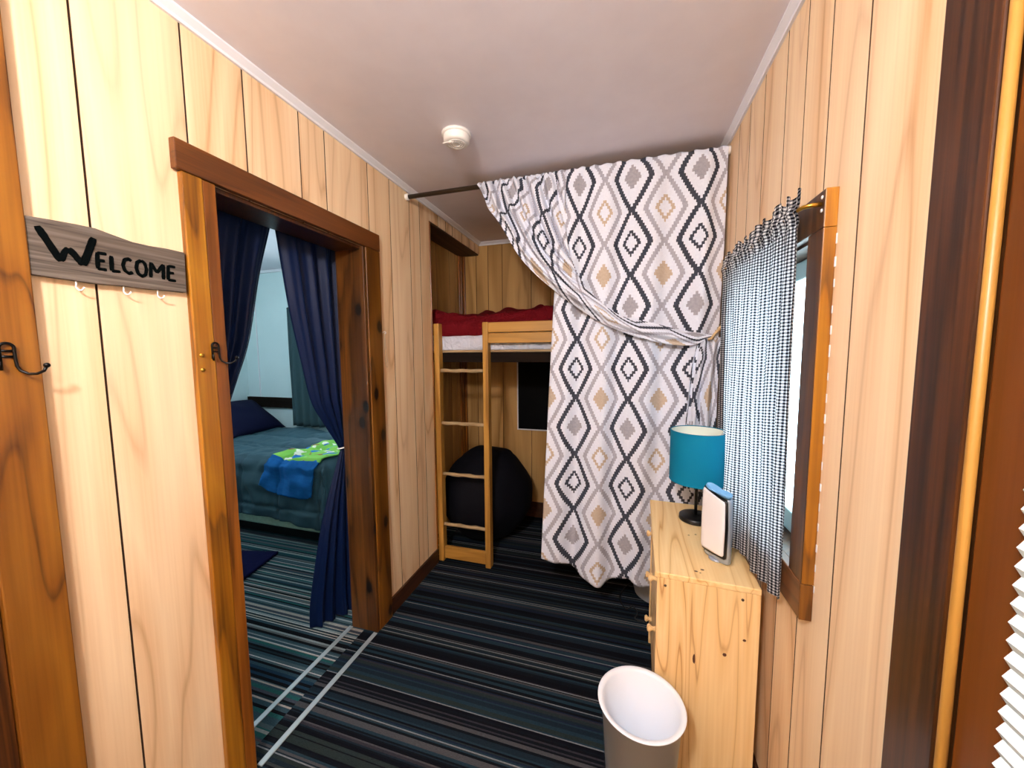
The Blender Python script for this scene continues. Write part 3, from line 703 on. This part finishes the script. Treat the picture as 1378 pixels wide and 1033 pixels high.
t = thing('window_curtain', 'grey green curtain on the far bedroom wall beyond the bed', 'curtain', (-3.4, 3.39, 0))
rows = [(2.04, -3.70, 3.365, -3.28, 3.365, .014), (1.5, -3.71, 3.365, -3.26, 3.365, .02), (.70, -3.72, 3.365, -3.25, 3.365, .022)]
def fl(r): return r
bm = bmesh.new()
grid(bm, lambda s, q: (lerp(-3.72, -3.27, s), 3.372+.02*math.sin(s*26+.5*nz(s*3, q*2)), lerp(2.04, .66, q)), 80, 30); obj('cloth', bm, M['green_cloth'], t, solid=.002)
bm = bmesh.new(); tube(bm, [(-3.70, 3.372, 2.035), (-2.3, 3.372, 2.035)], .009, 12); tag(obj('curtain_rod', bm, M['rod']), 'dark rod above the bedroom window', 'curtain rod')

# ------------------------------------------------------------------ bunk bed with its ladder
t = thing('loft_bunk_bed', 'golden pine loft bunk bed with a ladder, built into the alcove', 'bunk bed', (-1.0, 2.32, 0))
for x in (-1.246, -.886): box('ladder_post', (x, x+.040, 2.288, 2.345, 0, 1.705), M['bunk'], t, .005)
for z in (1.380, 1.011, .644, .272):
    bm = bmesh.new(); tube(bm, [(lerp(-1.2055, -.8865, i/8), 2.312, z+.0022*math.sin(i*1.9+z*9)) for i in range(9)], [.0125+.0012*math.sin(i*2.1+z*5) for i in range(9)], 12); obj('rung', bm, M['rung'], t)
box('ladder_foot_board', (-1.2055, -.8865, 2.306, 2.330, .016, .105), M['bunk_x'], t, .003)
box('guard_rail', (-.8455, .452, 2.292, 2.314, 1.636, 1.702), M['bunk_x'], t, .004)
box('guard_rail', (-.8455, .452, 2.292, 2.314, 1.566, 1.632), M['bunk_x'], t, .004)
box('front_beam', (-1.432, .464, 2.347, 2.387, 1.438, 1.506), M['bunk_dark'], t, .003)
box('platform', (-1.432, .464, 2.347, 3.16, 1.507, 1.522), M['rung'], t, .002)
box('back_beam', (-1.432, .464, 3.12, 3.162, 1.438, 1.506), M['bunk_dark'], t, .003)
def mat_pt(s, q):
    return None
def soft_slab(x0, x1, y0, y1, z0, z1, nx, ny, amp, sc, r=.04):
    """Closed soft slab with rounded edges and a wrinkled skin."""
    bm = bmesh.new()
    def top(s, q):
        x, y = lerp(x0, x1, s), lerp(y0, y1, q); e = min(x-x0, x1-x, y-y0, y1-y)
        z = z1 - (r-math.sqrt(max(0, r*r-(r-min(e, r))**2)))
        return (x, y, z+amp*nz(x*sc, y*sc, 2)*min(1, e/.03))
    grid(bm, top, nx, ny); grid(bm, lambda s, q: (lerp(x0, x1, s), lerp(y0, y1, q), z0), nx, ny)
    def side(fx):
        return lambda s, q: (lambda a: (a[0], a[1], a[2]))(fx(s, q))
    zt = z1-r
    for ax in range(4):
        def f(s, q, ax=ax):
            z = lerp(z0, zt, q); b = amp*.8*nz(s*(x1-x0)*sc, q*2.2, ax)*math.sin(PI*q)
            if ax == 0: return (lerp(x0, x1, s), y0-b, z)
            if ax == 1: return (lerp(x0, x1, s), y1+b*.2, z)
            if ax == 2: return (x0-b*.1, lerp(y0, y1, s), z)
            return (x1+b*.1, lerp(y0, y1, s), z)
        grid(bm, f, nx if ax < 2 else ny, 8)
    bmesh.ops.remove_doubles(bm, verts=bm.verts[:], dist=2e-4)
    return bm
tag(obj('bunk_mattress', soft_slab(-1.428, .458, 2.352, 3.15, 1.523, 1.665, 140, 40, .022, 13), M['sheet']), 'mattress with a crumpled white sheet on the loft bunk', 'mattress')
def red_pt(s, q):
    x = lerp(-1.427, .455, s)
    low = interp(x, [(-1.43, .045), (-1.2, .07), (-.89, .066), (-.84, .02), (-.5, .02), (.46, .02)])
    b = lerp(2.352-low, 3.13, q)
    y, d = (b, 0) if b > 2.385 else (2.352+.033*math.sin(max(-1.4, (b-2.385)/.034)) + (.0), 0)
    over = max(0, 2.372-b)
    y = max(b, 2.3485) if over == 0 else 2.349-.004*math.sin(x*20)
    lump = .045*nz(x*3.2, b*3, 4)+.034*nz(x*8, b*7, 9)+.010*nz(x*19, b*15, 2)
    hump = .09*math.exp(-((x+.60)/.07)**2-((b-2.80)/.16)**2)+.06*math.exp(-((x+1.05)/.16)**2-((b-2.9)/.2)**2)
    z = 1.775+lump+hump if over == 0 else 1.705+.006*nz(x*12, 3)-over*.95
    e = min(1, max(0, (b-2.372))/.05)
    if over == 0: z = lerp(1.705+.006*nz(x*12, 3), z, math.sin(e*PI/2))
    return (x, y, z)
bm = bmesh.new(); grid(bm, red_pt, 150, 70); tag(obj('red_blanket', bm, M['red'], None, solid=.012), 'crumpled deep red blanket spread on the loft bunk', 'blanket')
# bean bag
bm = bmesh.new(); bmesh.ops.create_icosphere(bm, subdivisions=5, radius=1)
for v in bm.verts:
    p = v.co.copy(); k_ = 1+.05*nz(p.x*2, p.y*2, p.z*2)+.012*abs(math.sin(math.atan2(p.y, p.x)*4))
    z = p.z*.36 if p.z > 0 else p.z*.33
    r = 1 if p.z > -.2 else 1.0
    v.co = Vector((-1.04+p.x*.365*k_, 2.76+p.y*.355*k_, max(.005, .345+z*k_*(1.1 if p.z > .85 else 1.06))))
for f in bm.faces: f.smooth = True
tag(obj('bean_bag', bm, M['black_cloth']), 'big black bean bag on the floor under the loft bunk', 'bean bag')
# dark framed panel under the bunk
t = thing('framed_panel', 'black panel with a thin white frame on the wall under the loft bunk', 'panel', (-.57, YB, 1.1))
box('panel', (-.885, -.255, YB-.012, YB-.001, .815, 1.42), M['chalk'], t, .001)
bm = bmesh.new()
for d in ((-.895, -.885, .805, 1.43), (-.255, -.245, .805, 1.43), (-.885, -.255, .805, .815), (-.885, -.255, 1.42, 1.43)): bx(bm, d[0], d[1], YB-.018, YB-.001, d[2], d[3])
obj('frame', bm, M['white_metal'], t, .001)

# ------------------------------------------------------------------ tension rod with the diamond curtains
YR, ZR = 2.0, 2.430
t = thing('tension_rod', 'bronze tension rod with white end caps across the hall under the ceiling', 'curtain rod', (-.4, YR, ZR))
bm = bmesh.new(); tube(bm, [(XL+.018, YR, ZR), (XR-.018, YR, ZR)], .0125, 16); obj('rod', bm, M['rod'], t)
for x0, x1 in ((XL+.0005, XL+.022), (XR-.030, XR-.0005)):
    bm = bmesh.new(); tube(bm, [(x0, YR, ZR), (x1, YR, ZR)], .019, 20); obj('end_cap', bm, M['white_plastic'], t, .003)
def Xof(u, z):
    """Where fabric column u (metres) of the flat panel hangs, by height."""
    a = interp(u, [(-.40, -.47), (-.13, -.322), (0, -.221), (PER, .037), (2*PER, .350), (.75, .462)])
    b = interp(u, [(-.40, -.60), (-.17, -.435), (0, -.246), (PER, .036), (2*PER, .320), (.75, .44)])
    w = min(1, max(0, (2.0-z)/1.7))
    return lerp(a, b, w**.8)
def flat_pt(s, q):
    u = lerp(-.155, .745, s)
    hem = interp(u, [(-.16, .335), (-.06, .325), (0, .285), (.10, .240), (.17, .225), (.25, .262), (.33, .285), (.40, .258), (.5, .25), (.75, .26)])
    top = 2.44
    if q < .03:
        a = q/.03
        ang = lerp(PI*.75, -PI*.02, a); fr = .004*math.sin(u*90)+.003*nz(u*40)
        return (Xof(u, 2.4), YR+.019*math.cos(ang-PI) if False else YR+.020*math.cos(PI-ang+PI)*-1 if False else YR+.020*math.sin(ang-PI/2+.0)*1.0, ZR+(.019+fr)*math.sin(ang+.0) if ang < PI else ZR)
    w = (q-.03)/.97; z = lerp(ZR-.004, hem, w)
    A = interp(w, [(0, .010), (.15, .016), (.5, .022), (1, .034)])
    y = YR-.020 + A*math.sin(u*2*PI/.235+.9+.9*nz(u*2, w*1.5)) + .3*A*math.sin(u*2*PI/.11+w*2)
    y += interp(w, [(0, 0), (.3, -.0), (1, -.01)])
    # the chest of drawers pushes the cloth back
    xx = Xof(u, z)
    if z < .95:
        push = min(1, max(0, (xx-.06)/.09))*min(1, (.95-z)/.18)
        y = lerp(y, 1.975+.010*math.sin(u*30), push)
    return (xx, y, z)
t = thing('diamond_curtain', 'long white curtain with diamond print hanging straight from the tension rod', 'curtain', (.05, YR, 0), group='diamond print curtains')
bm = bmesh.new(); grid(bm, flat_pt, 180, 170, lambda s, q: (lerp(-.155, .745, s), flat_pt(s, q)[2] if q >= .03 else 2.44)); obj('cloth', bm, M['diamond'], t, solid=.0016)
OUT = [(-.781, 1.965, 2.43), (-.722, 1.95, 2.32), (-.663, 1.94, 2.224), (-.53, 1.93, 2.017), (-.328, 1.925, 1.81), (-.135, 1.925, 1.675), (.049, 1.925, 1.581), (.223, 1.93, 1.537), (.323, 1.935, 1.532), (.408, 1.945, 1.565)]
INN = [(-.283, 1.972, 2.425), (-.290, 1.965, 2.27), (-.283, 1.955, 2.12), (-.255, 1.945, 1.98), (-.205, 1.94, 1.87), (-.135, 1.94, 1.782), (-.007, 1.94, 1.683), (.153, 1.945, 1.641), (.289, 1.945, 1.601), (.412, 1.945, 1.582)]
def swag_pt(s, q):
    a, b = cr(OUT, q), cr(INN, q); p = a.lerp(b, s)
    wd = (b-a).length
    amp = min(.022, .010+wd*.05)*interp(q, [(0, .75), (.12, 1.0), (.5, .6), (.8, .4), (1, .3)])
    ph = s*2*PI*interp(q, [(0, 6.2), (.3, 4.6), (.55, 1.6), (1, 1.2)])
    bulge = .030*math.sin(PI*s)*interp(q, [(0, 0), (.3, .6), (.7, 1.2), (1, .5)])
    off = amp*math.sin(ph+1.1*nz(s*2, q*3))+amp*.35*math.sin(ph*2.1+q*5)
    hem = .006*math.sin(q*30)*(1-s)**4
    y = p.y - bulge + off
    return (p.x+hem, min(y, 1.985 if q < .9 else 1.965), p.z + (.006*math.sin(s*90)+.004*nz(s*40) if q < .02 else 0))
def swag_uv(s, q): return (-.16-(1-s)*interp(q, [(0, .78), (.35, .46), (.6, .22), (1, .16)])+.22*q, 2.44-q*1.45)
t = thing('diamond_curtain', 'diamond print curtain swept diagonally and tied back at the wall', 'curtain', (-.3, YR, 0), group='diamond print curtains')
bm = bmesh.new(); grid(bm, swag_pt, 110, 150, swag_uv)
def pocket_pt(s, q):
    """the heading that wraps over the rod"""
    x = lerp(-.781, -.283, s); a = lerp(PI*.80, -PI*.0, q); p0 = swag_pt(s, 0)
    return (x, lerp(YR+.019*math.cos(PI-a)*-1, p0[1], q), lerp(ZR+.019*math.sin(a)+.006*math.sin(s*90)*math.sin(a), p0[2], q))
def pocket_pt2(s, q):
    x, p0 = lerp(-.781, -.283, s), swag_pt(s, 0); a = PI*q
    r = .0165+.004*(math.sin(s*95)+nz(s*40))*.5
    return (x, YR+r*1.3*math.cos(a)*1.0 if q < 1 else p0[1], ZR+r*math.sin(a) if q < .8 else lerp(ZR+r*math.sin(PI*.8), p0[2], (q-.8)/.2))
grid(bm, pocket_pt2, 110, 10, lambda s, q: (lerp(-1.02, -.16, s), 2.46))
def tail_pt(s, q):
    p = cr([(.412, 1.945, 1.575), (.398, 1.945, 1.52), (.382, 1.945, 1.35), (.378, 1.95, 1.15), (.380, 1.96, .95), (.385, 1.965, .80)], q)
    w = interp(q, [(0, .012), (.08, .045), (.3, .060), (1, .075)])
    return (min(p.x+(s-.5)*2*w, .462), p.y+.016*math.sin(s*2*PI*2.5+nz(s, q*2)*1.5)*min(1, q*6), p.z)
grid(bm, tail_pt, 60, 60, lambda s, q: (lerp(-.36, -.06, s), 1.0-q*.8))
obj('cloth', bm, M['diamond'], t, solid=.0016)
bm = bmesh.new(); tube(bm, [(.398, 1.915, 1.556), (.418, 1.915, 1.585), (.445, 1.93, 1.618), (.4695, 1.95, 1.640)], .0055, 8); tube(bm, [(.395, 1.918, 1.560), (.400, 1.975, 1.552), (.43, 1.972, 1.585), (.4695, 1.955, 1.632)], .005, 8); obj('tie_back', bm, M['tan'], t)

# ------------------------------------------------------------------ chest of drawers
DW, DD, DH = .641, .3085, .757      # along the wall, out from it, height
ang = -math.atan2(.030, .641)
dr = thing('chest_of_drawers', 'raw pine chest of three drawers under the gingham curtain', 'chest of drawers', (.1265, 1.277, 0), ang, local=True)
box('top', (-.004, DD, -.002, DW+.002, DH-.020, DH), M['pine_top'], dr, .003)
box('side_panel', (.004, DD, 0, .018, 0, DH-.0205), M['pine'], dr, .002)
box('side_panel', (.004, DD, DW-.018, DW, 0, DH-.0205), M['pine'], dr, .002)
box('back_panel', (DD-.008, DD-.002, .019, DW-.019, .04, DH-.021), M['pine'], dr, .001)
box('plinth', (.022, .038, .019, DW-.019, .005, .085), M['pine_front'], dr, .002)
for z0, z1 in ((.556, .730), (.344, .536), (.112, .324)):
    d = box('drawer', (.010, .028, .024, DW-.024, z0, z1), M['pine_front'], dr, .003)
    for y in (.140, .500):
        bm = bmesh.new(); lathe(bm, [(0, -.030), (.010, -.029), (.0145, -.024), (.0145, -.020), (.008, -.013), (.007, -.006), (.011, -.001), (.011, .001)], (.0095, y, (z0+z1)/2+.004), 24, 'x'); obj('knob', bm, M['pine'], d)
    if True:
        bm = bmesh.new(); bx(bm, .029, DD-.02, .034, DW-.034, z0+.01, z1-.03); obj('drawer_box', bm, M['pine'], d)
for x, z in ((.030, DH-.045), (.258, DH-.045)):
    bm = bmesh.new(); lathe(bm, [(0, -.0022), (.004, -.0018), (.0045, 0)], (x, 0, z), 14, 'y'); obj('screw', bm, M['screw'], dr)
def knot(name, pts, plane):
    bm = bmesh.new()
    for u, v, a, b in pts:
        n_ = 12; ring = [(u+a*math.cos(2*PI*i/n_)*(1+.25*nz(i, u*50)), v+b*math.sin(2*PI*i/n_)*(1+.25*nz(i, v*50))) for i in range(n_)]
        if plane == 'side': prism(bm, [(p, -.0004, q) for p, q in ring], (0, 1, 0), .0008)
        else: prism(bm, [(p, q, DH-.0004) for p, q in ring], (0, 0, 1), .0008)
    return obj(name, bm, M['knot'], dr)
knot('knot', [(.125, .473, .004, .018)], 'side'); knot('knot', [(.214, .513, .006, .006)], 'side'); knot('knot', [(.268, .577, .005, .004)], 'side')
for kk in ((.128, .042, .006, .004), (.149, .058, .006, .004), (.140, .036, .003, .002), (.135, .305, .004, .0025), (.162, .320, .004, .0025)): knot('knot', [kk], 'top')

# ------------------------------------------------------------------ lamp
LX, LY = .328, 1.735
lp = thing('table_lamp', 'table lamp with a teal drum shade on the pine chest of drawers', 'lamp', (LX, LY, DH))
bm = bmesh.new(); lathe(bm, [(0, DH+.0005), (.066, DH+.0005), (.068, DH+.004), (.067, DH+.018), (.062, DH+.022), (.012, DH+.026), (0, DH+.026)], (LX, LY, 0), 48); obj('base', bm, M['lamp_black'], lp)
bm = bmesh.new(); tube(bm, [(LX, LY, DH+.025), (LX, LY, DH+.225)], .0065, 14); obj('pole', bm, M['lamp_black'], lp)
bm = bmesh.new(); lathe(bm, [(.012, DH+.222), (.017, DH+.225), (.017, DH+.275), (.012, DH+.28)], (LX, LY, 0), 20); obj('socket', bm, M['white_plastic'], lp)
bm = bmesh.new(); lathe(bm, [(.010, DH+.28), (.016, DH+.295), (.028, DH+.32), (.029, DH+.34), (.02, DH+.36), (0, DH+.366)], (LX, LY, 0), 24); obj('bulb', bm, M['bulb'], lp)
SZ0, SZ1, SR = .938, 1.158, .112
bm = bmesh.new(); lathe(bm, [(SR, SZ0), (SR, SZ1)], (LX, LY, 0), 64); sh = obj('lamp_shade', bm, M['teal'], lp)
bm = bmesh.new(); lathe(bm, [(SR-.002, SZ0), (SR-.002, SZ1)], (LX, LY, 0), 64); obj('shade_lining', bm, M['shade_in'], sh)
bm = bmesh.new()
for z in (SZ0, SZ1): bm = bmesh.new(); tube(bm, [(LX+(SR-.001)*math.cos(a), LY+(SR-.001)*math.sin(a), z) for a in [2*PI*i/48 for i in range(49)]], .0022, 6); obj('shade_rim', bm, M['teal'], sh)
bm = bmesh.new()
for a in (0.3, 0.3+2*PI/3, .3+4*PI/3): tube(bm, [(LX+.015*math.cos(a), LY+.015*math.sin(a), DH+.272), (LX+(SR-.003)*math.cos(a), LY+(SR-.003)*math.sin(a), SZ1-.01)], .0014, 6)
obj('spider', bm, M['white_metal'], sh)

# ------------------------------------------------------------------ white upright device
RX, RY = .338, 1.412
dv = thing('wifi_router', 'slim white upright router with black edging on the pine chest of drawers', 'router', (RX, RY, DH), math.radians(36), local=True)
def shell(bm, x0, x1, y0, y1, z0, z1, slope, tw=1.0, n_=28):
    """rounded upright body; its top slopes down towards -y by SLOPE"""
    cx, cy, hx, hy = (x0+x1)/2, (y0+y1)/2, (x1-x0)/2, (y1-y0)/2
    def ring(z, k_, sl):
        out = []
        for i in range(n_):
            a = 2*PI*i/n_; c_, s_ = math.cos(a), math.sin(a)
            X = cx+hx*k_*math.copysign(abs(c_)**.75, c_); Y = cy+hy*k_*math.copysign(abs(s_)**.6, s_)
            out.append(bm.verts.new((X, Y, z+sl*(Y-cy)/hy)))
        return out
    R_ = [ring(z0, .93, 0), ring(z0+.006, 1, 0), ring(lerp(z0, z1, .5), 1.03, 0), ring(z1-.006, .96, slope), ring(z1, .9, slope)]
    for A, B in zip(R_, R_[1:]):
        for i in range(n_):
            f = bm.faces.new((A[i], A[(i+1) % n_], B[(i+1) % n_], B[i])); f.smooth = True
    bm.faces.new(R_[0][::-1]); bm.faces.new(R_[-1])
bm = bmesh.new(); shell(bm, -.012, .022, -.052, .052, .004, .250, .014); obj('shell', bm, M['silver'], dv)
bm = bmesh.new(); shell(bm, -.021, -.004, -.051, .051, .026, .246, .014); obj('black_edging', bm, M['device_black'], dv)
bm = bmesh.new(); shell(bm, -.027, -.012, -.046, .047, .036, .242, .014); obj('front_cover', bm, M['device_white'], dv)
bm = bmesh.new(); shell(bm, -.019, .020, -.049, .049, .2485, .256, .014); obj('top_cap', bm, M['device_blue'], dv)
bm = bmesh.new(); lathe(bm, [(0, 0.0005), (.026, .0005), (.026, .006), (0, .006)], (.004, 0, 0), 24); obj('foot', bm, M['silver'], dv)

# ------------------------------------------------------------------ gingham cafe curtain
t = thing('cafe_rod', 'brass cafe rod on the header board over the gingham curtain', 'curtain rod', (.41, 1.43, 1.86))
bm = bmesh.new(); tube(bm, [(XR-.0265, 1.062, 1.842), (XR-.045, 1.062, 1.842), (XR-.058, 1.070, 1.842), (XR-.062, 1.09, 1.842), (XR-.062, 1.5, 1.842), (XR-.062, 1.79, 1.842), (XR-.058, 1.812, 1.842), (XR-.045, 1.82, 1.842), (XR-.0265, 1.82, 1.842)], .005, 10); obj('rod', bm, M['brass'], t)
for z in (1.826, 1.856): bm = bmesh.new(); lathe(bm, [(0, -.002), (.004, -.0015), (.0045, .0)], (XR-.0268, 1.057, z), 12, 'x'); obj('screw', bm, M['white_metal'], t)
def prof(P, s):
    return cr([(x, y, 0) for x, y in P], s)
G_TOP = [(.405, 1.085), (.402, 1.2), (.405, 1.35), (.402, 1.5), (.405, 1.62), (.408, 1.76)]
G_MID = [(.415, 1.11), (.412, 1.23), (.405, 1.36), (.388, 1.47), (.408, 1.60), (.440, 1.88)]
G_BOT = [(.428, 1.135), (.428, 1.26), (.426, 1.40), (.378, 1.49), (.425, 1.60), (.446, 1.90)]
def ging_pt(s, q):
    hem = interp(s, [(0, .812), (.16, .800), (.30, .775), (.36, .764), (.39, .792), (.60, .790), (1, .785)])
    z = lerp(1.885, hem, q); w = (1.885-z)/(1.885-.77)
    a = prof(G_TOP, s).lerp(prof(G_MID, s), min(1, w*2)) if w < .5 else prof(G_MID, s).lerp(prof(G_BOT, s), (w-.5)*2)
    amp = interp(w, [(0, .006), (.06, .005), (.2, .009), (.6, .010), (1, .009)])
    ph = s*2*PI*9+.8*nz(s*5, w*2)
    off = amp*math.sin(ph)
    if w < .07: off += .004*math.sin(s*2*PI*26+nz(s*9)*3)
    ruf = (.008*math.sin(s*2*PI*13)+.006*nz(s*30)) if w < .02 else 0
    # the heading swells around the rod
    off += -.007*math.exp(-((z-1.842)/.010)**2)
    return (min(a.x+off, .4525 if a.y > 1.74 else .460), a.y, z+ruf)
bm = bmesh.new(); grid(bm, ging_pt, 200, 120, lambda s, q: (s*.62, q*1.12)); tag(obj('gingham_curtain', bm, M['gingham']), 'black and white gingham curtain over the small window', 'curtain')

# ------------------------------------------------------------------ honeycomb shade at the near window
bm = bmesh.new()
z = .96
while z < 2.05:
    h = .0115; xc = XR-.0125; d_ = .013
    prof6 = [(xc-d_*.45, z), (xc+d_*.45, z), (xc+d_, z+h), (xc+d_*.45, z+2*h-.0006), (xc-d_*.45, z+2*h-.0006), (xc-d_, z+h)]
    prism(bm, [(x, .5585, zz) for x, zz in prof6], (0, -1, 0), .70); z += 2*h
sd = thing('cellular_shade', 'white honeycomb window shade beside the plain brown board', 'window shade', (XR-.0125, .2, 2.1))
obj('cells', bm, M['cellular'], sd)
box('bottom_rail', (XR-.018, XR+.010, -.138, .5585, .952, .9585), M['white_plastic'], sd, .003); box('head_rail', (XR-.018, XR+.02, -.138, .5585, 2.075, 2.098), M['white_plastic'], sd, .003)

# ------------------------------------------------------------------ things on the floor
def tub(bm, c, r0, r1, h, th=.004, lip=.010):
    lathe(bm, [(0, 0.001), (r0-.01, 0.001), (r0, .008), (r1, h-.006), (r1+lip, h-.005), (r1+lip+.002, h-.001), (r1+lip, h), (r1-.002, h), (r1-th-.002, h-.008), (r0-th, .014), (r0-.014, .010), (0, .010)], c, 56)
bm = bmesh.new(); tub(bm, (.078, 1.135, 0), .095, .120, .405); tag(obj('waste_bin', bm, M['bin']), 'white plastic bin standing before the end of the chest of drawers', 'bin')
bm = bmesh.new(); tub(bm, (.235, 2.33, 0), .13, .165, .17); tag(obj('plastic_tub', bm, M['bin']), 'pale round plastic tub on the floor just under the curtain hem', 'tub')
bm = bmesh.new(); tube(bm, [(cr([(.10, 2.42, .004), (.035, 2.295, .004), (.02, 2.20, .004), (.055, 2.127, .004), (.09, 2.16, .006), (.116, 2.106, .004), (.10, 2.06, .004), (.15, 2.05, .004)], i/40)) for i in range(41)], .0032, 8); tag(obj('power_cord', bm, M['rubber']), 'thin black cord curling on the carpet under the curtain hem', 'cord')
